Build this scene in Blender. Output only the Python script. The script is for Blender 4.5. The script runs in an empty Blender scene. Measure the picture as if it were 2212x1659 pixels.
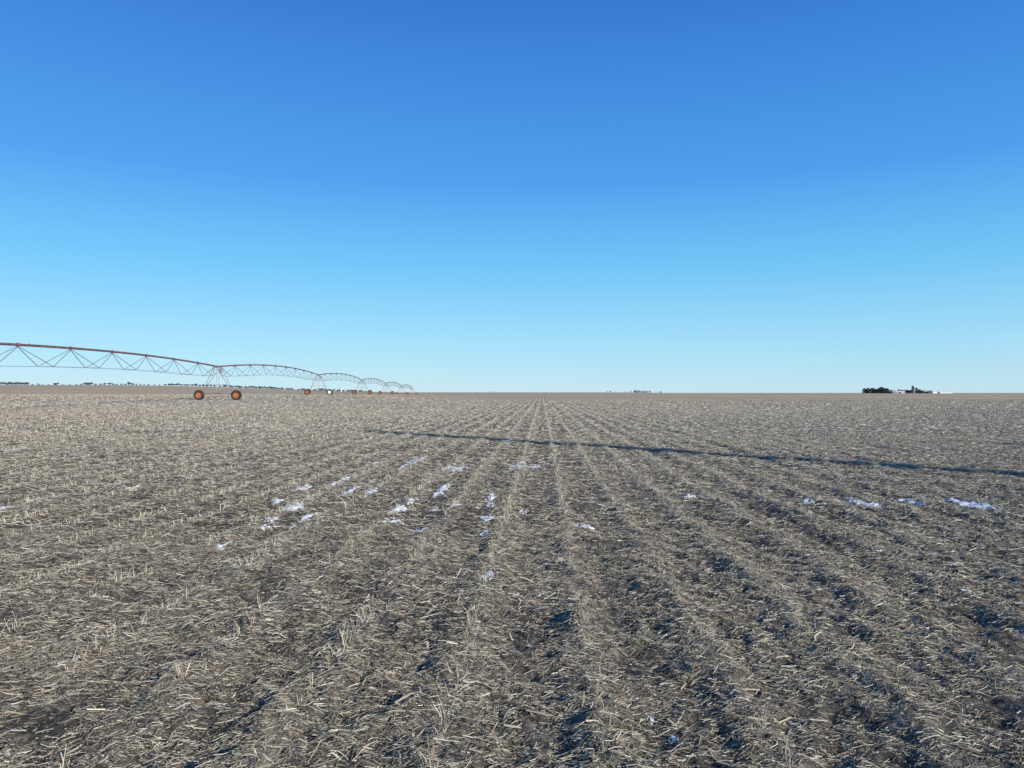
import bpy, math, random
import numpy as np
from mathutils import Vector
random.seed(7); rng=np.random.default_rng(11)
scene=bpy.context.scene; COL=scene.collection
rad=math.radians
SUN_EL=20.0; SUN_AZ=135.0      # azimuth clockwise from +Y
# ------------------------------------------------------------------ terrain
_T=rng.random((256,256))
def vn(x,y,s=0):
    x=np.asarray(x,float)+s*17.31; y=np.asarray(y,float)+s*5.77
    xi=np.floor(x).astype(int); yi=np.floor(y).astype(int)
    fx=x-xi; fy=y-yi; fx=fx*fx*(3-2*fx); fy=fy*fy*(3-2*fy)
    a=_T[xi&255,yi&255]; b=_T[(xi+1)&255,yi&255]; c=_T[xi&255,(yi+1)&255]; d=_T[(xi+1)&255,(yi+1)&255]
    return (a*(1-fx)+b*fx)*(1-fy)+(c*(1-fx)+d*fx)*fy-0.5
def S(a,lo,hi):
    t=np.clip((np.asarray(a,float)-lo)/(hi-lo),0,1); return t*t*(3-2*t)
ROW=0.78; R0=0.30; SK=0.041
RUTS=((3.08,1.0),(5.42,.9),(-6.2,.4),(-.12,.3))
def elev(x,y):
    z=1.1*S(y,20,120)*(1-S(y,190,400))*(1-S(x,-34,-5))
    z=z+8.5*S(y,350,850)*(1-S(x,-470,-130))*(1-S(y,900,1600))
    z=z+1.3*S(y,500,900)*(1-S(x,120,260))*(1-S(y,950,1500))
    z=z-8*S(y,1100,2500)
    return z
def relief(x,y):
    x=np.asarray(x,float); y=np.asarray(y,float)
    r=np.hypot(x,y)
    u=x-SK*y
    near=1/(1+(r/26.0)**4); mid=1/(1+(r/60.0)**4)
    c=.5+.5*np.cos(2*np.pi*(u-R0+.14*vn(x/.6,y/1.1,9))/ROW)
    z=0.026*(c**2.2-.36)*mid*(1+1.4*vn(x/.45,y/.8,11)+1.1*vn(x/2.2,y/3.5,13))
    for uc,am in RUTS:
        z=z-.022*am*np.exp(-((u-uc)/.15)**2)*mid*(1+1.2*vn(x/.8,y/1.4,14))
    z=z+0.036*vn(x/1.3,y/1.9,1)*mid+0.042*vn(x/.33,y/.4,2)*near
    z=z+0.048*vn(x/.11,y/.12,3)*near+0.026*vn(x/.045,y/.045,4)*near
    return z
def ground_z(x,y): return elev(x,y)+relief(x,y)
def gz(x,y): return float(ground_z(np.array(float(x)),np.array(float(y))))
# ------------------------------------------------------------------ helpers
def np_mesh(name,V,F,mat,smooth=False):
    me=bpy.data.meshes.new(name); V=np.ascontiguousarray(V,np.float32); F=np.ascontiguousarray(F,np.int32)
    n=F.shape[0]; k=F.shape[1]
    me.vertices.add(len(V)); me.vertices.foreach_set("co",V.ravel())
    me.loops.add(n*k); me.loops.foreach_set("vertex_index",F.ravel())
    me.polygons.add(n); me.polygons.foreach_set("loop_start",np.arange(0,n*k,k,dtype=np.int32))
    me.polygons.foreach_set("use_smooth",np.full(n,smooth))
    me.update(calc_edges=True); me.materials.append(mat)
    return me
def add_obj(name,me,parent=None,loc=(0,0,0),rot=(0,0,0)):
    o=bpy.data.objects.new(name,me); COL.objects.link(o); o.location=loc; o.rotation_euler=rot
    if parent: o.parent=parent
    return o
class MB:
    def __init__(s): s.v=[]; s.f=[]
    def tube(s,p0,p1,r0,r1=None,n=6,cap=True):
        r1=r0 if r1 is None else r1
        p0=Vector(p0); p1=Vector(p1); d=(p1-p0).normalized()
        a=d.orthogonal().normalized(); b=d.cross(a); k=len(s.v)
        for p,r in((p0,r0),(p1,r1)):
            for i in range(n):
                t=2*math.pi*i/n; s.v.append(p+a*math.cos(t)*r+b*math.sin(t)*r)
        for i in range(n): s.f.append((k+i,k+(i+1)%n,k+n+(i+1)%n,k+n+i))
        if cap: s.f.append(tuple(k+i for i in range(n))[::-1]); s.f.append(tuple(k+n+i for i in range(n)))
    def path(s,pts,r,n=8):
        pts=[Vector(p) for p in pts]; k=len(s.v)
        for j,p in enumerate(pts):
            d=(pts[min(j+1,len(pts)-1)]-pts[max(j-1,0)]).normalized()
            a=d.cross(Vector((0,0,1))).normalized(); b=d.cross(a)
            for i in range(n):
                t=2*math.pi*i/n; s.v.append(p+a*math.cos(t)*r+b*math.sin(t)*r)
        for j in range(len(pts)-1):
            for i in range(n): s.f.append((k+j*n+i,k+j*n+(i+1)%n,k+(j+1)*n+(i+1)%n,k+(j+1)*n+i))
    def box(s,c,sz,rz=0):
        k=len(s.v); cx,cy,cz=c; a,b,h=[q/2 for q in sz]; co,si=math.cos(rz),math.sin(rz)
        for dz in(-h,h):
            for dx,dy in((-a,-b),(a,-b),(a,b),(-a,b)):
                s.v.append(Vector((cx+dx*co-dy*si,cy+dx*si+dy*co,cz+dz)))
        for f in((3,2,1,0),(4,5,6,7),(0,1,5,4),(1,2,6,5),(2,3,7,6),(3,0,4,7)): s.f.append(tuple(k+i for i in f))
    def lathe_y(s,prof,n=32):
        k=len(s.v); m=len(prof)
        for i in range(n):
            t=2*math.pi*i/n
            for r,y in prof: s.v.append(Vector((r*math.cos(t),y,r*math.sin(t))))
        for i in range(n):
            j=(i+1)%n
            for q in range(m-1): s.f.append((k+i*m+q,k+i*m+q+1,k+j*m+q+1,k+j*m+q))
    def lathe_z(s,prof,n=24):
        k=len(s.v); m=len(prof)
        for i in range(n):
            t=2*math.pi*i/n
            for r,z in prof: s.v.append(Vector((r*math.cos(t),r*math.sin(t),z)))
        for i in range(n):
            j=(i+1)%n
            for q in range(m-1): s.f.append((k+i*m+q,k+j*m+q,k+j*m+q+1,k+i*m+q+1))
    def mesh(s,name,mat,smooth=False):
        me=bpy.data.meshes.new(name); me.from_pydata([tuple(v) for v in s.v],[],s.f); me.update()
        me.materials.append(mat)
        if smooth: me.polygons.foreach_set("use_smooth",[True]*len(me.polygons))
        return me
# ------------------------------------------------------------------ materials
def new_mat(name):
    m=bpy.data.materials.new(name); m.use_nodes=True; nt=m.node_tree
    return m,nt,nt.nodes["Principled BSDF"]
def ramp(nt,stops):
    n=nt.nodes.new("ShaderNodeValToRGB"); cr=n.color_ramp
    while len(cr.elements)<len(stops): cr.elements.new(.5)
    for e,(p,c) in zip(cr.elements,stops): e.position=p; e.color=(*c,1)
    return n
def noisy(name,c1,c2,scale=5,rough=.7,metal=0,detail=5,bump=0):
    m,nt,b=new_mat(name); L=nt.links
    tc=nt.nodes.new("ShaderNodeTexCoord"); n=nt.nodes.new("ShaderNodeTexNoise"); n.inputs["Scale"].default_value=scale; n.inputs["Detail"].default_value=detail
    L.new(tc.outputs["Object"],n.inputs["Vector"]); r=ramp(nt,[(.35,c1),(.65,c2)]); L.new(n.outputs["Fac"],r.inputs[0])
    L.new(r.outputs[0],b.inputs["Base Color"]); b.inputs["Roughness"].default_value=rough; b.inputs["Metallic"].default_value=metal
    if bump:
        bp=nt.nodes.new("ShaderNodeBump"); bp.inputs["Strength"].default_value=bump; L.new(n.outputs["Fac"],bp.inputs["Height"]); L.new(bp.outputs[0],b.inputs["Normal"])
    return m
def island(name,stops,rough=.7):
    m,nt,b=new_mat(name); g=nt.nodes.new("ShaderNodeNewGeometry"); r=ramp(nt,stops)
    nt.links.new(g.outputs["Random Per Island"],r.inputs[0]); nt.links.new(r.outputs[0],b.inputs["Base Color"])
    b.inputs["Roughness"].default_value=rough; b.inputs["Specular IOR Level"].default_value=.2
    return m
def ground_mat():
    m,nt,b=new_mat("field_soil"); L=nt.links; N=nt.nodes
    g=N.new("ShaderNodeNewGeometry"); sep=N.new("ShaderNodeSeparateXYZ"); L.new(g.outputs["Position"],sep.inputs[0])
    def M(op,a,c=None,d=None):
        n=N.new("ShaderNodeMath"); n.operation=op
        for i,v in enumerate((a,c,d)):
            if v is None: continue
            if isinstance(v,(int,float)): n.inputs[i].default_value=v
            else: L.new(v,n.inputs[i])
        return n.outputs[0]
    def NZ(scale,detail=4,rough=.6,stretch=None,rot=0):
        n=N.new("ShaderNodeTexNoise"); n.inputs["Scale"].default_value=scale; n.inputs["Detail"].default_value=detail; n.inputs["Roughness"].default_value=rough
        mp=N.new("ShaderNodeMapping"); L.new(g.outputs["Position"],mp.inputs[0]); mp.inputs["Rotation"].default_value=(0,0,rot)
        if stretch: mp.inputs["Scale"].default_value=stretch
        L.new(mp.outputs[0],n.inputs["Vector"]); return n.outputs["Fac"]
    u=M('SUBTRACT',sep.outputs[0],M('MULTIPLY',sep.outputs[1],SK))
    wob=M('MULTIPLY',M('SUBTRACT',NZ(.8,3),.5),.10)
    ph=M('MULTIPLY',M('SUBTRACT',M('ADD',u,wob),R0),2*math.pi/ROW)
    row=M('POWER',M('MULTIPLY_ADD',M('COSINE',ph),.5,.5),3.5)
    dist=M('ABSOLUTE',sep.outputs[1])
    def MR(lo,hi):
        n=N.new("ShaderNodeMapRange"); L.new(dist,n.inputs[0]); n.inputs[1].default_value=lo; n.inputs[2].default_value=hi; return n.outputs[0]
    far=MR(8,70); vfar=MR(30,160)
    f1=NZ(18,6,.75,(1,.35,1),.3); f2=NZ(22,6,.75,(.35,1,1),-.5); f3=NZ(1.1,5,.6); f4=NZ(.05,4,.6,(.6,2.2,1)); f5=NZ(.25,4,.6,(.35,1,1)); f6=NZ(.012,3,.6,(.4,2,1))
    v=M('ADD',M('MULTIPLY',M('SUBTRACT',f1,.5),2.0),M('MULTIPLY',M('SUBTRACT',f2,.5),2.0))
    v=M('ADD',v,M('MULTIPLY',M('SUBTRACT',f3,.5),.6))
    v=M('ADD',v,M('MULTIPLY',M('SUBTRACT',f4,.5),.4))
    v=M('ADD',v,M('MULTIPLY',M('SUBTRACT',f5,.5),.5))
    v=M('ADD',v,M('MULTIPLY',M('SUBTRACT',f6,.5),.6))
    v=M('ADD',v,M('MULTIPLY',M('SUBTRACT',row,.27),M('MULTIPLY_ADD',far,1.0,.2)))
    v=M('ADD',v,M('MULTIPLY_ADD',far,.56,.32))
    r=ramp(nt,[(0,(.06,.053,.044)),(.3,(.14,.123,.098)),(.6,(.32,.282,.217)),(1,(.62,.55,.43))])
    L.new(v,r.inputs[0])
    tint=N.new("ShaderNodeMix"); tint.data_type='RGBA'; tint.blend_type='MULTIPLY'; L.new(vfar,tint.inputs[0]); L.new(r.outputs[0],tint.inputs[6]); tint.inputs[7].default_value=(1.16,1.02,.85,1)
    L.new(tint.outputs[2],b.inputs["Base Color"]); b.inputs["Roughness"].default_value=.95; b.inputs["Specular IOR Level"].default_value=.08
    bp=N.new("ShaderNodeBump"); bp.inputs["Strength"].default_value=.7; bp.inputs["Distance"].default_value=.04
    L.new(M('ADD',f1,f2),bp.inputs["Height"]); L.new(bp.outputs[0],b.inputs["Normal"])
    return m
M_GROUND=ground_mat()
M_STRAW=island("dry_straw",[(0,(.078,.068,.052)),(.38,(.185,.163,.122)),(.68,(.35,.31,.232)),(.92,(.57,.52,.405)),(1,(.80,.75,.62))],.6)
M_STUB=island("cut_stem",[(0,(.23,.195,.14)),(.4,(.43,.375,.27)),(1,(.74,.67,.52))],.6)
M_LEAF=island("dry_leaf",[(0,(.14,.115,.08)),(.5,(.35,.30,.215)),(1,(.66,.60,.47))],.6)
M_SNOW=noisy("old_snow",(.56,.575,.59),(.80,.81,.82),22,.6,bump=.4)
M_PIPE=noisy("weathered_red_pipe",(.12,.05,.06),(.21,.105,.11),3,.65)
M_FRAME=noisy("weathered_red_frame",(.20,.12,.12),(.31,.22,.22),4,.65)
M_GALV=noisy("galvanised_steel",(.20,.21,.25),(.33,.34,.38),4,.5,.3)
M_TYRE=noisy("dusty_rubber",(.018,.016,.016),(.05,.042,.038),9,.85)
M_RIM=noisy("rusty_orange_rim",(.34,.11,.04),(.50,.19,.075),8,.75)
M_RIMW=noisy("white_rim",(.62,.64,.62),(.8,.82,.8),8,.5)
M_BARK=noisy("bark",(.11,.10,.095),(.17,.155,.15),6,.9)
M_HAZY_TWIG=island("hazy_bare_twigs",[(0,(.11,.115,.135)),(1,(.20,.195,.21))],.9)  # pale blue-grey: distance haze is mixed into the twig colour
M_EVER=island("evergreen_needles",[(0,(.028,.042,.042)),(1,(.06,.08,.072))],.9)
M_WHITE=noisy("white_painted_siding",(.60,.62,.65),(.74,.76,.78),2,.6)
M_GREYR=noisy("grey_metal_roof",(.30,.33,.36),(.42,.45,.48),1,.5)
M_WHR=noisy("white_metal_roof",(.66,.7,.74),(.78,.8,.83),1,.5)
M_DARK=noisy("dark_opening",(.02,.022,.028),(.05,.05,.06),2,.4)
M_CONC=noisy("silo_stave_concrete",(.20,.21,.22),(.30,.31,.32),1,.8)
# ------------------------------------------------------------------ ground sheet
def graded(hi,step0,growth,start):
    out=[start]; st=step0
    while out[-1]<hi: st*=growth; out.append(out[-1]+st)
    return out
xd=np.arange(-7,7.0001,.03)
xr=graded(7000,.03,1.0125,7.0); xs=np.concatenate([-np.array(xr[::-1][:-1]),xd,np.array(xr[1:])])
yd=np.arange(2.0,11.0,.03)
yf=graded(9000,.03,1.02,float(yd[-1])); yb=graded(400,.03,1.08,0.0)
ys=np.concatenate([2.0-np.array(yb[::-1][:-1]),yd,np.array(yf[1:])])
ys=np.unique(np.round(ys,4)); xs=np.unique(np.round(xs,4))
X,Y=np.meshgrid(xs,ys); Z=ground_z(X,Y)
nx,ny=len(xs),len(ys); print("grid",nx,ny)
idx=np.arange(nx*ny).reshape(ny,nx)
F=np.stack([idx[:-1,:-1],idx[:-1,1:],idx[1:,1:],idx[1:,:-1]],-1).reshape(-1,4)
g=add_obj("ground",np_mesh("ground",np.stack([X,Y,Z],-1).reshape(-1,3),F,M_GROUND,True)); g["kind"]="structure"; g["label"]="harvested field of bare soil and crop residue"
# ------------------------------------------------------------------ straw litter
def litter(dn,y0,y1,lr,wr,segs,ksides,liftr,xbias=.45,lp=2.6,wp=1.8,bd=.38):
    A=.80*(y1*y1-y0*y0)+3*(y1-y0); n=int(dn*A)
    yy=np.sqrt(rng.random(n)*(y1*y1-y0*y0)+y0*y0); xx=(rng.random(n)*2-1)*(.80*yy+1.5)
    u=xx-SK*yy
    furrow=.5-.5*np.cos(2*np.pi*(u-R0)/ROW)
    dens=.93+.85*vn(xx/.9,yy/1.4,7)+1.2*vn(xx/.2,yy/.22,8)+.5*vn(xx/.07,yy/.07,15)-.2*furrow
    for uc,am in RUTS: dens=dens-.35*am*np.exp(-((u-uc)/.18)**2)
    k=rng.random(n)<np.clip(dens,.15,1); xx=xx[k]; yy=yy[k]; n=len(xx)
    Ln=lr[0]+(lr[1]-lr[0])*rng.random(n)**lp; W=wr[0]+(wr[1]-wr[0])*rng.random(n)**wp
    th=rng.random(n)*np.pi; bi=rng.random(n)<xbias; th[bi]=rng.normal(0,.55,bi.sum())
    bend=rng.normal(0,bd,n); tilt=rng.normal(0,.16,n); lift=rng.random(n)**2*liftr+.001
    arch=rng.normal(0,.06,n)
    P=[]
    for j in range(segs+1):
        t=j/segs-.5; a=th+bend*t
        px=xx+np.cos(a)*Ln*t; py=yy+np.sin(a)*Ln*t
        base=ground_z(px,py)
        pz=.6*base+.4*ground_z(xx,yy)+lift+np.abs(tilt)*Ln*.3+tilt*Ln*t+arch*Ln*(.25-t*t)
        pz=np.maximum(pz,base+.001)
        nxv=-np.sin(a); nyv=np.cos(a); ring=[]
        taper=1-.3*abs(t)
        if ksides==3:
            for (s,h) in((-1,0),(1,0),(0,1.5)):
                ring.append(np.stack([px+nxv*W*s*taper,py+nyv*W*s*taper,pz+W*h],-1))
        else:
            for (s,h) in((-1,-.3),(1,.3)):
                ring.append(np.stack([px+nxv*W*s*taper,py+nyv*W*s*taper,pz+W*h+W*.5],-1))
        P.append(np.stack(ring,1))
    V=np.stack(P,1)
    kk=ksides; base=np.arange(n)[:,None,None]*((segs+1)*kk)
    fs=[]
    for j in range(segs):
        for i in range(kk if kk>2 else 1):
            i2=(i+1)%kk; fs.append([j*kk+i,j*kk+i2,(j+1)*kk+i2,(j+1)*kk+i])
    return V.reshape(-1,3),(base+np.array(fs)[None]).reshape(-1,4)
def joinnp(parts):
    o=0; Vs=[];Fs=[]
    for V,F in parts: Vs.append(V);Fs.append(F+o);o+=len(V)
    return np.concatenate(Vs),np.concatenate(Fs)
parts=[litter(9500,1.8,5,(.006,.045),(.0007,.0019),1,3,.010),
       litter(1150,1.8,5,(.04,.13),(.0009,.0023),3,3,.016,lp=2.6),
       litter(4200,5,9,(.01,.06),(.0010,.0024),1,3,.012),
       litter(480,5,9,(.05,.14),(.0012,.0028),2,3,.018,lp=2.6),
       litter(1150,9,16,(.02,.11),(.0016,.0037),1,3,.016),
       litter(50,9,16,(.1,.20),(.002,.004),2,3,.02),
       litter(300,16,30,(.05,.18),(.003,.006),1,3,.02),
       litter(46,30,65,(.1,.26),(.006,.0105),1,3,.028),
       litter(4,65,150,(.2,.4),(.01,.02),1,3,.035)]
V,F=joinnp(parts); print("straw faces",len(F))
o=add_obj("straw_litter",np_mesh("straw_litter",V,F,M_STRAW)); o["kind"]="stuff"; o["label"]="pale dry straw scattered over the harvested field"
parts=[litter(45,1.8,6,(.04,.15),(.003,.0065),4,2,.012),litter(14,1.8,8,(.05,.13),(.003,.006),1,3,.012,bd=.1),litter(28,6,14,(.05,.17),(.004,.008),3,2,.015),litter(8,14,30,(.12,.3),(.008,.013),2,2,.02)]
V,F=joinnp(parts)
o=add_obj("leaf_litter",np_mesh("leaf_litter",V,F,M_LEAF)); o["kind"]="stuff"; o["label"]="dry crop leaves and broken stalks lying on the field"
def stubble(y0,y1,per_m,wr,hr,fade=False,plant=.11):
    X=[];Yv=[];DX=[];DY=[]
    kmin=int((-(.8*y1+2)-R0)/ROW)-1; kmax=-kmin+1
    for k in range(kmin,kmax):
        n=int((y1-y0)*per_m); np_=int((y1-y0)/plant)
        py=y0+(np.arange(np_)+rng.random(np_)*.9)*plant; pj=rng.normal(0,.018,np_)
        pi=rng.integers(0,np_,n); ox=rng.normal(0,.012,n); oy=rng.normal(0,.012,n)
        y=py[pi]+oy
        x=R0+ROW*k+SK*y+pj[pi]+ox+.04*vn(y/1.5,np.full(n,k*3.3),5)
        gap=vn(y/.45,np.full(n,k*7.7),6)+.4*vn(y/6,np.full(n,k*1.7),12)
        m=(np.abs(x)<.8*y+1.5)&(gap>(-.26 if k in(-1,0) else -.16))
        if fade: m&=rng.random(n)>((y-y0)/(y1-y0))**1.5
        X.append(x[m]);Yv.append(y[m]);DX.append((ox*16)[m]);DY.append((oy*16)[m])
    xx=np.concatenate(X);yy=np.concatenate(Yv); n=len(xx)
    H=hr[0]+(hr[1]-hr[0])*rng.random(n)**1.8; W=wr[0]+(wr[1]-wr[0])*rng.random(n)
    dx=rng.normal(0,.16,n)+np.concatenate(DX);dy=rng.normal(0,.16,n)+np.concatenate(DY); b0=ground_z(xx,yy)-.01; P=[]
    cx=rng.normal(0,.18,n)
    for t,tp in((0,1),(.5,.85),(1,.65)):
        ring=[]
        for i in range(3):
            a=2*np.pi*i/3+.4
            ring.append(np.stack([xx+dx*H*t+cx*H*t*t+np.cos(a)*W*tp,yy+dy*H*t+np.sin(a)*W*tp,b0+H*t],-1))
        P.append(np.stack(ring,1))
    V=np.stack(P,1); fs=[]
    for j in range(2):
        for i in range(3): fs.append([j*3+i,j*3+(i+1)%3,(j+1)*3+(i+1)%3,(j+1)*3+i])
    return V.reshape(-1,3),(np.arange(n)[:,None,None]*9+np.array(fs)[None]).reshape(-1,4)
parts=[stubble(1.8,9,42,(.0013,.0028),(.025,.13)),stubble(9,25,42,(.0022,.0044),(.03,.12)),stubble(25,70,18,(.005,.009),(.04,.12),False,.16),stubble(70,190,3.6,(.011,.019),(.05,.12),True,.3)]
V,F=joinnp(parts); print("stubble faces",len(F))
o=add_obj("crop_stubble",np_mesh("crop_stubble",V,F,M_STUB)); o["kind"]="stuff"; o["label"]="short cut stems standing in long parallel rows"
# ------------------------------------------------------------------ snow patches
SN=[(-.1,25.1,.2,.5),(-2.3,17.6,.18,1.6),(-1.2,16,.28,.7),(.25,16.4,.42,.75),(-3.2,17.2,.12,.5),(-3.2,13.7,.13,.9),(-3.6,12.7,.12,.4),(-2.7,12.4,.12,.6),
(-2.3,12.1,.1,.7),(-6.5,12.6,.12,.3),(-3.15,10.6,.16,.4),(-2.7,9.9,.1,.35),(-3.1,9.5,.1,.2),(-3.0,9.06,.12,.14),(-1.6,10.4,.14,.3),(-1.5,9.45,.18,.3),
(-1.1,8.85,.13,.22),(-1.5,11.1,.09,.35),(-1.17,12.4,.1,.9),(-.33,11.7,.1,.4),(-.33,10.9,.1,.3),(-.33,9.55,.13,.35),(-.31,8.6,.09,.16),(.9,9.0,.12,.25),
(2.8,11.7,.11,.3),(4.45,11.2,.12,.35),(5.2,10.95,.17,.55),(6.0,11.2,.13,.45),(6.75,10.85,.2,.6),(-3.1,8.0,.07,.12),(-.21,6.54,.09,.15),(.70,3.74,.03,.06),
(.77,3.54,.035,.07),(-7.1,10.3,.08,.22),(-7.15,11.1,.07,.2),(-14.3,21.4,.11,.5),(-10.8,18.4,.1,.4),(3.77,6.16,.04,.09),(-1.1,10.4,.07,.2),(-.8,10.6,.08,.25),
(.14,10.1,.08,.18),(-3.5,11.1,.1,.3),(-2.75,9.3,.08,.12)]
nsn=0
for i,(x,y,a,b) in enumerate(SN):
    a*=.93;b*=1.2
    st=max(.005,a/18); nx_=int(2*a/st)+3; ny_=int(2*b/(st*1.5))+3
    gx=np.linspace(-a,a,nx_); gy=np.linspace(-b,b,ny_); GX,GY=np.meshgrid(gx,gy); ph=i*2.7
    q=np.sqrt((GX/a)**2+(GY/b)**2)
    fld=.68-q+1.2*vn(GX/(a*.7)+ph,GY/(a*1.0)+ph*.7,3)+1.25*vn(GX/(a*.2)+ph,GY/(a*.28),2)
    fld=np.minimum(fld,(1-q)*3)
    hh=min(.018,.008+a*.045)*np.clip(fld*2.4,-.6,1)
    WX=x+GX+SK*GY; WY=y+GY
    z=elev(WX,WY)+relief(WX,WY)+hh+.004
    keep=fld>-.05
    id_=np.arange(nx_*ny_).reshape(ny_,nx_)
    fk=keep[:-1,:-1]&keep[:-1,1:]&keep[1:,1:]&keep[1:,:-1]
    FA=np.stack([id_[:-1,:-1],id_[:-1,1:],id_[1:,1:],id_[1:,:-1]],-1); P3=np.stack([WX,WY,z],-1).reshape(-1,3)
    seen=np.zeros_like(fk)
    for sj in range(fk.shape[0]):
        for si in range(fk.shape[1]):
            if not fk[sj,si] or seen[sj,si]: continue
            stack=[(sj,si)]; seen[sj,si]=True; cells=[]
            while stack:
                cj,ci=stack.pop(); cells.append((cj,ci))
                for dj in(-1,0,1):
                    for di in(-1,0,1):
                        nj,ni=cj+dj,ci+di
                        if 0<=nj<fk.shape[0] and 0<=ni<fk.shape[1] and fk[nj,ni] and not seen[nj,ni]:
                            seen[nj,ni]=True; stack.append((nj,ni))
            if len(cells)<14: continue
            F=np.array([FA[c] for c in cells]); us,inv=np.unique(F,return_inverse=True)
            V=P3[us]; c0=V.mean(0)
            o=add_obj("snow_patch",np_mesh("snow_patch",V-c0,inv.reshape(-1,4),M_SNOW,True),loc=tuple(c0)); nsn+=1
            o["label"]="thin patch of leftover snow between the stubble rows"; o["category"]="snow patch"; o["group"]="patches of leftover snow"
print("snow",nsn)
# ------------------------------------------------------------------ centre pivot irrigator
root=bpy.data.objects.new("irrigation_machine",None); COL.objects.link(root)
root["label"]="long red pipe irrigation machine on wheeled towers standing in the field"; root["category"]="irrigation machine"
def linex(y): return -28.4-.0557*y
NT=7
TW=[(linex(28+55*i),28.0+55*i) for i in range(NT)]
TZ=[gz(*p) for p in TW]; HT=3.75
root.location=(TW[0][0],TW[0][1],TZ[0]); RL=Vector(root.location)
SA=math.atan(.0557)
mb=MB()
mb.lathe_y([(.31,-.13),(.35,-.16),(.44,-.175),(.51,-.16),(.535,-.10),(.54,0),(.535,.10),(.51,.16),(.44,.175),(.35,.16),(.31,.13),(.31,-.13)],40)
for i in range(20):
    for sgn in(-1,1):
        t=2*math.pi*(i+(.5 if sgn>0 else 0))/20; k=len(mb.v)
        for rr in(.52,.575):
            for (dt,yy) in((-.06,0.01*sgn),(.05,.01*sgn),(.13,.17*sgn),(.02,.17*sgn)):
                mb.v.append(Vector((rr*math.cos(t+dt),yy,rr*math.sin(t+dt))))
        for f in((0,1,2,3),(7,6,5,4),(0,4,5,1),(1,5,6,2),(2,6,7,3),(3,7,4,0)): mb.f.append(tuple(k+q for q in f))
tyre_me=mb.mesh("tyre",M_TYRE)
def rim_mesh(mat):
    mb=MB()
    for s in(-1,1): mb.lathe_y([(.33,s*.15),(.315,s*.165),(.29,s*.11),(.26,s*.06),(.14,s*.05),(.12,s*.09),(.07,s*.10),(0.001,s*.10)],32)
    for i in range(8):
        t=2*math.pi*i/8
        for s in(-1,1): mb.tube((.095*math.cos(t),s*.085,.095*math.sin(t)),(.095*math.cos(t),s*.115,.095*math.sin(t)),.014)
    return mb.mesh("rim",mat)
rim_me=rim_mesh(M_RIM); rimw_me=rim_mesh(M_RIMW)
mb=MB(); WB=2.05
mb.tube((-WB+.1,0,.72),(WB-.1,0,.72),.065,n=8)
for s in(-1,1):
    mb.box((s*(WB-.02),.3,.62),(.24,.2,.28)); mb.tube((s*WB,-.02,.54),(s*WB,.42,.54),.05)
    mb.tube((s*(WB-.1),0,.72),(s*(WB-.02),.3,.68),.06)
    for yo in(-1,1):
        mb.tube((s*(WB-.35),.04*yo,.78),(s*.16,.9*yo,HT-.12),.03,n=5)
    mb.tube((s*1.05,-.32,1.72),(s*1.05,.32,1.72),.02,n=5)
for yo in(-1,1):
    mb.tube((-1.12,.36*yo,1.72),(1.12,.36*yo,1.72),.02,n=5)
    mb.tube((-.16,.9*yo,HT-.12),(.16,.9*yo,HT-.12),.03,n=5)
    mb.tube((0,.9*yo,HT-.12),(0,.9*yo,HT),.05,n=6)
mb.box((0,0,.86),(.5,.28,.2))
frame_me=mb.mesh("tower_frame",M_FRAME)
mb=MB()
mb.tube((-.14,0,.9),(-.14,0,HT-.15),.026,n=5); mb.tube((.14,0,.9),(.14,0,HT-.1),.026,n=5)
for z in(1.3,1.7,2.1,2.5,2.9): mb.tube((-.14,0,z),(.14,0,z),.013,n=4)
brace_me=mb.mesh("ladder",M_GALV)
mb=MB(); mb.box((0,0,0),(.28,.22,.42)); mb.box((0,-.115,0),(.22,.012,.36)); mb.tube((0,0,-.3),(0,0,-.21),.03)
cbox_me=mb.mesh("control_box",M_GALV)
mb=MB(); mb.tube((0,0,0),(0,0,.17),.011,n=5); mb.tube((0,0,.17),(0,0,.22),.02,n=6); mb.tube((0,0,.21),(.09,0,.25),.009,n=5)
spr_me=mb.mesh("sprinkler",M_GALV)
def child(name,me,loc,rz=0,par=root,off=True):
    o=bpy.data.objects.new(name,me); COL.objects.link(o); o.parent=par
    o.location=Vector(loc)-(RL if off else Vector((0,0,0))); o.rotation_euler=(0,0,rz); return o
for i,((tx,ty),tz) in enumerate(zip(TW,TZ)):
    child("tower_frame",frame_me,(tx,ty,tz),SA)
    child("ladder",brace_me,(tx,ty,tz),SA)
    child("control_box",cbox_me,(tx+.35,ty-.1,tz+HT-.45),SA)
    for s in(-1,1):
        w=child("wheel",None,(tx+s*WB*math.cos(SA),ty+s*WB*math.sin(SA),tz+.55),SA)
        ty_=child("tyre",tyre_me,(0,0,0),0,w,False); white=(i==2 and s==1)
        rm=child("rim",rimw_me if white else rim_me,(0,0,0),0,w,False)
        ty_.rotation_euler=(0,i*.7+s,0)
        if white: rm["label"]="white painted wheel rim"
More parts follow.
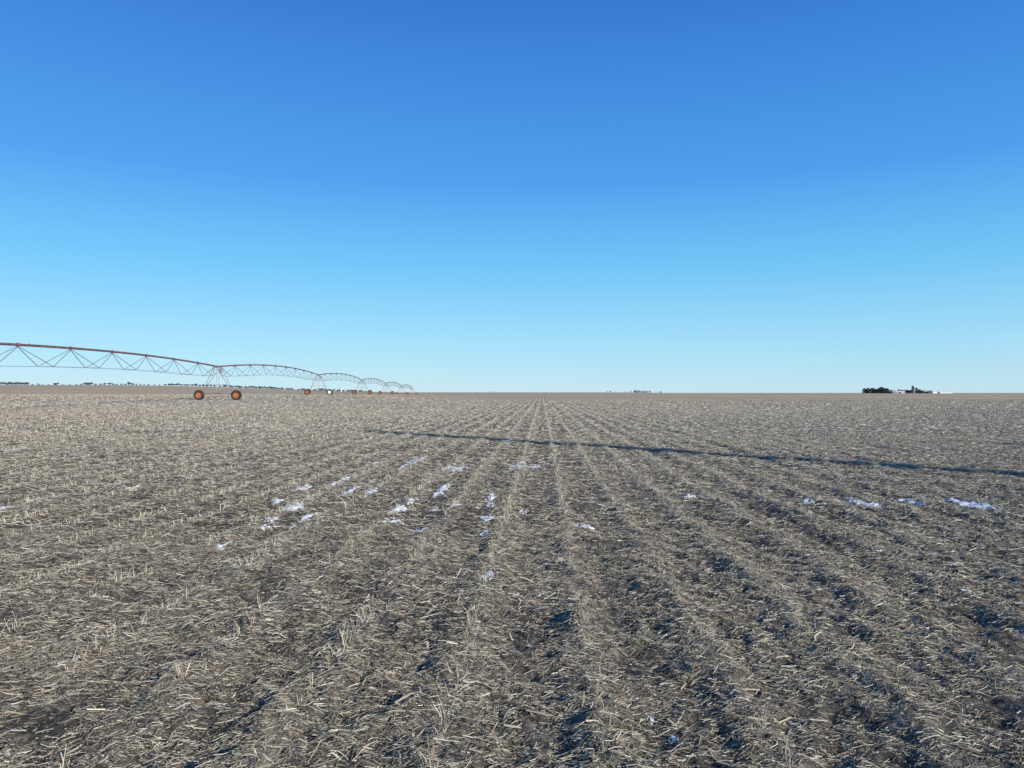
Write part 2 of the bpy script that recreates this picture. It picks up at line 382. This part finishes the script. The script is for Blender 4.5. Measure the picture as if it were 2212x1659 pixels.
for i in range(NT-1):
    A=Vector((TW[i][0],TW[i][1],TZ[i]+HT)); B=Vector((TW[i+1][0],TW[i+1][1],TZ[i+1]+HT))
    side=(B-A).cross(Vector((0,0,1))).normalized(); ARC=.68 if i==0 else .82
    def P(t): return A.lerp(B,t)+Vector((0,0,ARC*4*t*(1-t)))
    mb=MB(); mb.path([P(j/48)-RL for j in range(49)],.084,10)
    ncell=9
    for j in range(0,ncell+1):
        p=P(j/ncell); d=(P(min(1,j/ncell+.002))-P(max(0,j/ncell-.002))).normalized()
        mb.tube(p-d*.04-RL,p+d*.04-RL,.13,n=10)
    add_obj("pipe",mb.mesh("pipe",M_PIPE,True),root)
    mb=MB(); low={-1:[],1:[]}
    for j in range(ncell):
        t=(j+.5)/ncell; dep=1.35 if 0<j<ncell-1 else 1.2
        for s in(-1,1):
            b=P(t)+side*s*.5-Vector((0,0,dep)); low[s].append(b)
            for tt in(j/ncell,(j+1)/ncell):
                e=P(tt)-Vector((0,0,.1)); 
                if 0<tt<1: mb.tube(b-RL,e+side*s*.04-RL,.024,n=4)
                else: mb.tube(b-RL,P(tt+(.018 if tt==0 else -.018))-RL,.024,n=4)
        mb.tube(low[-1][-1]-RL,low[1][-1]-RL,.024,n=4)
    for s in(-1,1):
        ch=[P(.016)-Vector((0,0,.15))]+low[s]+[P(.984)-Vector((0,0,.15))]
        for a,b in zip(ch[:-1],ch[1:]): mb.tube(a-RL,b-RL,.017,n=4)
    add_obj("truss",mb.mesh("truss",M_GALV),root)
    for j in range(10):
        p=P((j+.7)/10.4); child("sprinkler",spr_me,p+Vector((0,0,.08)),SA+j)
# ------------------------------------------------------------------ trees
def grow(mb,p,d,l,r,depth,tw,rnd,k=3,sp=.55,up=.12):
    q=p+d*l; mb.tube(p,q,r,r*.68,n=6 if r>.06 else 4,cap=False)
    tw.append(q)
    if depth==0: return
    for i in range(k):
        nd=(d+Vector((rnd.gauss(0,sp),rnd.gauss(0,sp),rnd.gauss(up,.3)))).normalized()
        grow(mb,p.lerp(q,rnd.uniform(.45,1)),nd,l*rnd.uniform(.62,.85),r*.62,depth-1,tw,rnd,k,sp,up)
def bare_tree_meshes(seed,H=9,twigs=9,depth=4,tsz=.9,tw_w=.035,trunk=.22,sp=.55,up=.12):
    rnd=random.Random(seed); mb=MB(); tips=[]
    grow(mb,Vector((0,0,-.3)),Vector((rnd.gauss(0,.04),rnd.gauss(0,.04),1)).normalized(),H*trunk,H*.028,depth,tips,rnd,3,sp,up)
    tm=mb.mesh("trunk",M_BARK); cb=MB()
    for p in tips[1:]:
        for _ in range(twigs):
            d=Vector((rnd.gauss(0,1),rnd.gauss(0,1),rnd.gauss(.3,.8))).normalized()*rnd.uniform(.4,1)*tsz
            a=d.orthogonal().normalized()*tw_w; q=p+Vector((rnd.gauss(0,.3),rnd.gauss(0,.3),rnd.gauss(0,.3)))
            k=len(cb.v); cb.v+= [q-a,q+a,q+d]; cb.f.append((k,k+1,k+2))
    return tm,cb.mesh("crown",M_HAZY_TWIG)
def ever_meshes(seed,H=8,Rr=2.6,n=1700):
    rnd=random.Random(seed); mb=MB(); mb.tube((0,0,-.3),(0,0,H*.9),.2,.04)
    tm=mb.mesh("trunk",M_BARK); cb=MB()
    for _ in range(n):
        z=rnd.random()*H; rm=Rr*(1-(z/H)**2.2)**.6*(.75+.35*math.sin(z*3+seed)); t=rnd.uniform(0,6.283); r=rm*math.sqrt(rnd.random())*(1+.25*math.sin(3*t+seed))
        q=Vector((r*math.cos(t),r*math.sin(t),z)); d=Vector((math.cos(t),math.sin(t),rnd.uniform(-.5,.5)))*.5
        a=Vector((rnd.gauss(0,1),rnd.gauss(0,1),rnd.gauss(0,1))).normalized()*.28; k=len(cb.v)
        cb.v+=[q-a,q+a,q+d]; cb.f.append((k,k+1,k+2))
    return tm,cb.mesh("crown",M_EVER)
BT=[bare_tree_meshes(s,8+s%3,9,4,1.1,.10,.2,.75,.0) for s in range(5)]
ET=[ever_meshes(s,8+s%2,3.3) for s in range(3)]
def tree(name,ms,x,y,sc,rz,label,cat,group):
    e=bpy.data.objects.new(name,None); COL.objects.link(e); e.location=(x,y,gz(x,y)-.1); e.scale=(sc*random.uniform(1.1,1.5),sc*random.uniform(1.1,1.5),sc); e.rotation_euler=(0,0,rz)
    for n,m in zip(("trunk","crown"),ms):
        c=bpy.data.objects.new(n,m); COL.objects.link(c); c.parent=e
    e["label"]=label; e["category"]=cat
    if group: e["group"]=group
    return e
def at(px,d): return (px-1106)/1598*d
def bare(px,d,sc): tree("bare_tree",BT[random.randrange(5)],at(px,d),d,sc,random.uniform(0,6),"leafless grey-brown tree on the far field edge","tree","leafless trees along the far field edges")
def ever(px,d,sc): tree("evergreen_tree",ET[random.randrange(3)],at(px,d),d,sc,random.uniform(0,6),"dense dark evergreen tree in the farmyard windbreak","tree","evergreen trees around the farmyards")
for px in(3,10,17,24,31,38,45,52,58): bare(px,900,random.uniform(.85,1.05))
for px,s in((70,.35),(82,.5),(92,.35),(105,.35),(119,.75),(124,.7),(135,.35),(150,.35),(165,.4),(176,.5),(183,.85),(190,.9),(197,.8),(207,.45),(216,.55),(226,.75),(236,.85),(243,.6),(252,.4),(262,.45),(271,.5),(279,.85),(287,.7),(294,.45),(302,.45),(311,.4),(320,.45),(333,.45),(345,.4),(357,.55),(364,.6),(370,.65),(376,.65),(384,.75),(391,.55),(399,.55),(407,.6),(415,.7),(422,.75),(431,.6),(440,.7),(448,.65),(455,.7),(464,.6),(474,.6)): bare(px,890,s)
for px in range(484,606,5): bare(px+random.uniform(-2,2),900,random.uniform(.5,.75))
for px in range(612,790,6): bare(px+random.uniform(-3,3),900,random.uniform(.4,.7))
for px,s in((1312,.3),(1318,.45),(1330,.3),(1352,.35),(1363,.45),(1371,.55),(1380,.5),(1397,.45),(1403,.6),(1427,.5),(1060,.28),(1068,.3),(962,.25),(1240,.22),(1180,.2),(1290,.25)): bare(px,955,s)
for px in range(1867,1922,4): ever(px,985+random.uniform(-8,8),random.uniform(.65,.95))
for px,s in((1925,.7),(1930,.8),(1935,.9),(1940,1.05),(1945,1.15),(1950,1.2),(1955,1.15),(1960,1.1),(1966,1.0),(1981,.9),(1986,.8),(1991,.75),(1996,.85),(2003,.65)): bare(px,1012,s)
for px,s in((1980,.85),(1987,.65),(1926,.6),(1932,.5),(1957,.5),(1962,.55),(1968,.6)): ever(px,1000,s)
# ------------------------------------------------------------------ buildings
def building(name,x,y,w,d,h,rh,rz,wm,rm,label,cat="farm building",nwin=3,bigdoor=False,group=None):
    e=bpy.data.objects.new(name,None); COL.objects.link(e); e.location=(x,y,gz(x,y)-.05); e.rotation_euler=(0,0,rz)
    e["label"]=label; e["category"]=cat
    if group: e["group"]=group
    mb=MB(); a,b=w/2,d/2
    mb.v=[Vector(q) for q in((-a,-b,0),(a,-b,0),(a,b,0),(-a,b,0),(-a,-b,h),(a,-b,h),(a,b,h),(-a,b,h),(-a,0,h+rh),(a,0,h+rh))]
    mb.f=[(0,1,5,4),(2,3,7,6),(1,2,6,9,5),(3,0,4,8,7)]
    add_obj("wall",mb.mesh("wall",wm),e)
    mb=MB(); o=.4; sl=rh/b
    for s in(-1,1):
        k=len(mb.v)
        for zt in(.05,.23):
            mb.v+=[Vector((-a-o,s*(b+o),h-sl*o+zt)),Vector((a+o,s*(b+o),h-sl*o+zt)),Vector((a+o,0,h+rh+zt)),Vector((-a-o,0,h+rh+zt))]
        for f in((0,1,2,3),(4,5,6,7),(0,1,5,4),(0,3,7,4),(1,2,6,5)): mb.f.append(tuple(k+q for q in f))
    add_obj("roof",mb.mesh("roof",rm),e)
    mb=MB(); dw=3.6 if bigdoor else 1.1; dh=min(h-.3,3.6 if bigdoor else 2.1); mb.box((-w*.2,-b-.03,dh/2),(dw,.08,dh)); add_obj("door",mb.mesh("door",M_DARK),e)
    for i in range(nwin):
        mb=MB(); mb.box((w*(.02+.4*i/max(1,nwin-1)),-b-.03,h*.6),(1.0,.08,min(1.2,h*.4))); add_obj("window",mb.mesh("window",M_DARK),e)
    return e
building("machine_shed",at(2031,985),985,26,10,2.4,1.4,.05,M_WHITE,M_WHR,"long low white metal shed in the farmyard",nwin=4,bigdoor=True)
building("barn",at(1944,985),985,10,8,1.8,1.3,-.1,M_WHITE,M_WHR,"white barn with pale metal roof beside the windbreak",nwin=3,bigdoor=True)
building("farmhouse",at(1930,975),975,6,6,1.8,1.2,.2,M_CONC,M_GREYR,"small grey farmhouse beside evergreen trees","house",nwin=2)
building("barn",at(1999,995),995,8,8,2.6,1.4,.1,M_CONC,M_GREYR,"grey barn standing next to the silo",nwin=2,bigdoor=True)
building("farmhouse",at(1376,985),985,6,5,2.0,1.3,.1,M_CONC,M_GREYR,"small distant farmhouse with grey roof among bare trees","house",nwin=2)
building("machine_shed",at(1391,990),990,8,6,1.6,.8,.0,M_CONC,M_GREYR,"low grey shed beside a distant farmhouse",nwin=2)
building("machine_shed",at(758,910),910,12,7,2.2,.8,.1,M_CONC,M_WHR,"low pale roofed shed in a distant bare tree line",nwin=3)
building("machine_shed",at(694,910),910,8,7,2.2,1.0,.1,M_CONC,M_GREYR,"low grey shed in a distant bare tree line",nwin=2)
def silo(x,y,r,h,label,mat,dm):
    e=bpy.data.objects.new("silo",None); COL.objects.link(e); e.location=(x,y,gz(x,y)-.05); e["label"]=label; e["category"]="silo"
    mb=MB(); pr=[]; z=0
    while z<h: pr+=[(r,z),(r,z+.75),(r+.05,z+.78),(r+.05,z+.86)]; z+=.9
    mb.lathe_z(pr,24); mb.box((0,-r-.35,h/2),(.8,.7,h-.3)); add_obj("silo_wall",mb.mesh("silo_wall",mat),e)
    mb=MB(); mb.lathe_z([(r+.12,h)]+[(r*math.cos(t),h+.1+r*.75*math.sin(t)) for t in [i*math.pi/2/7 for i in range(8)]],24); add_obj("dome",mb.mesh("dome",dm,True),e)
silo(at(1973,990),990,2.0,9.6,"tall dark grey concrete silo with pale domed top",M_CONC,M_WHR)
silo(at(737,910),910,2.4,2.8,"short white domed grain bin in a distant tree line",M_WHITE,M_WHR)
# ------------------------------------------------------------------ unseen trees, added out of view to cast long shadows across the field
def poplar(seed,H,Rr,n):
    rnd=random.Random(seed); mb=MB(); mb.tube((0,0,-.4),(0,0,H*.5),.14,.13,n=10,cap=False); mb.tube((0,0,H*.5),(0,0,H),.13,.05,n=8,cap=False)
    for _ in range(60):
        z=rnd.uniform(.25,.92)*H; t=rnd.uniform(0,6.28); l=Rr*2.2*(1-z/H*.7); mb.tube((0,0,z),(math.cos(t)*Rr*.8*(1.1-z/H),math.sin(t)*Rr*.8*(1.1-z/H),min(H,z+l)),.025,.01,n=4,cap=False)
    tm=mb.mesh("trunk",M_BARK); cb=MB()
    for _ in range(n):
        z=rnd.uniform(.2,1)*H; rm=Rr*min(1,z/H*2.5)*(1.05-z/H)**.25; t=rnd.uniform(0,6.28); r=rm*math.sqrt(rnd.random())
        q=Vector((r*math.cos(t),r*math.sin(t),z)); a=Vector((rnd.gauss(0,1),rnd.gauss(0,1),0)).normalized()*.03; d=Vector((rnd.gauss(0,.2),rnd.gauss(0,.2),rnd.uniform(.4,.8)))
        k=len(cb.v); cb.v+=[q-a,q+a,q+d]; cb.f.append((k,k+1,k+2))
    return tm,cb.mesh("crown",M_HAZY_TWIG)
tr=tree("shadow_poplar",poplar(3,13.8,.42,1900),21,4,1,0,"unseen narrow leafless poplar added to cast the long field shadow","tree",None); tr.scale=(1,1,1)
tr=tree("bare_tree",bare_tree_meshes(21,11,8,4,.8,.03,.27,.45,.2),30,9,1,1.2,"unseen spreading leafless tree added to cast shadow streaks","tree",None); tr.scale=(1,1,1)
# ------------------------------------------------------------------ light, world, camera
w=bpy.data.worlds.new("World"); scene.world=w; w.use_nodes=True; nt=w.node_tree
sky=nt.nodes.new("ShaderNodeTexSky"); sky.sky_type='NISHITA'; sky.sun_disc=False
sky.sun_elevation=rad(SUN_EL); sky.sun_rotation=rad(SUN_AZ); sky.altitude=300; sky.air_density=1.0; sky.dust_density=.1; sky.ozone_density=4.0
tc=nt.nodes.new("ShaderNodeTexCoord"); sp=nt.nodes.new("ShaderNodeSeparateXYZ"); nt.links.new(tc.outputs["Generated"],sp.inputs[0])
cr=ramp(nt,[(0,(.52,.77,.90)),(.06,(.36,.73,.95)),(.153,(.17,.58,.95)),(.27,(.07,.35,.88)),(.47,(.027,.19,.67)),(1,(.045,.10,.26))])
nt.links.new(sp.outputs[2],cr.inputs[0])
sc=nt.nodes.new("ShaderNodeVectorMath"); sc.operation='SCALE'; sc.inputs[3].default_value=1/.15; nt.links.new(cr.outputs[0],sc.inputs[0])
mx=nt.nodes.new("ShaderNodeMix"); mx.data_type='RGBA'; mx.inputs[0].default_value=.87
nt.links.new(sky.outputs[0],mx.inputs[6]); nt.links.new(sc.outputs[0],mx.inputs[7])
nt.links.new(mx.outputs[2],nt.nodes["Background"].inputs[0]); nt.nodes["Background"].inputs[1].default_value=.15
ld=bpy.data.lights.new("sun","SUN"); ld.energy=5; ld.angle=rad(.5); ld.color=(1,.93,.81)
lo=bpy.data.objects.new("sun",ld); COL.objects.link(lo)
az=rad(SUN_AZ); el=rad(SUN_EL); to=Vector((math.sin(az)*math.cos(el),math.cos(az)*math.cos(el),math.sin(el)))
lo.rotation_euler=to.to_track_quat('Z','Y').to_euler(); lo.location=(20,-20,20)
cd=bpy.data.cameras.new("camera"); cd.lens=26; cd.sensor_width=36; cd.clip_end=20000; cd.clip_start=.1
co=bpy.data.objects.new("camera",cd); COL.objects.link(co); co.location=(0,0,1.65); co.rotation_euler=(rad(90+.627),0,0)
scene.camera=co
scene.view_settings.view_transform='Standard'; scene.view_settings.look='None'; scene.view_settings.exposure=0
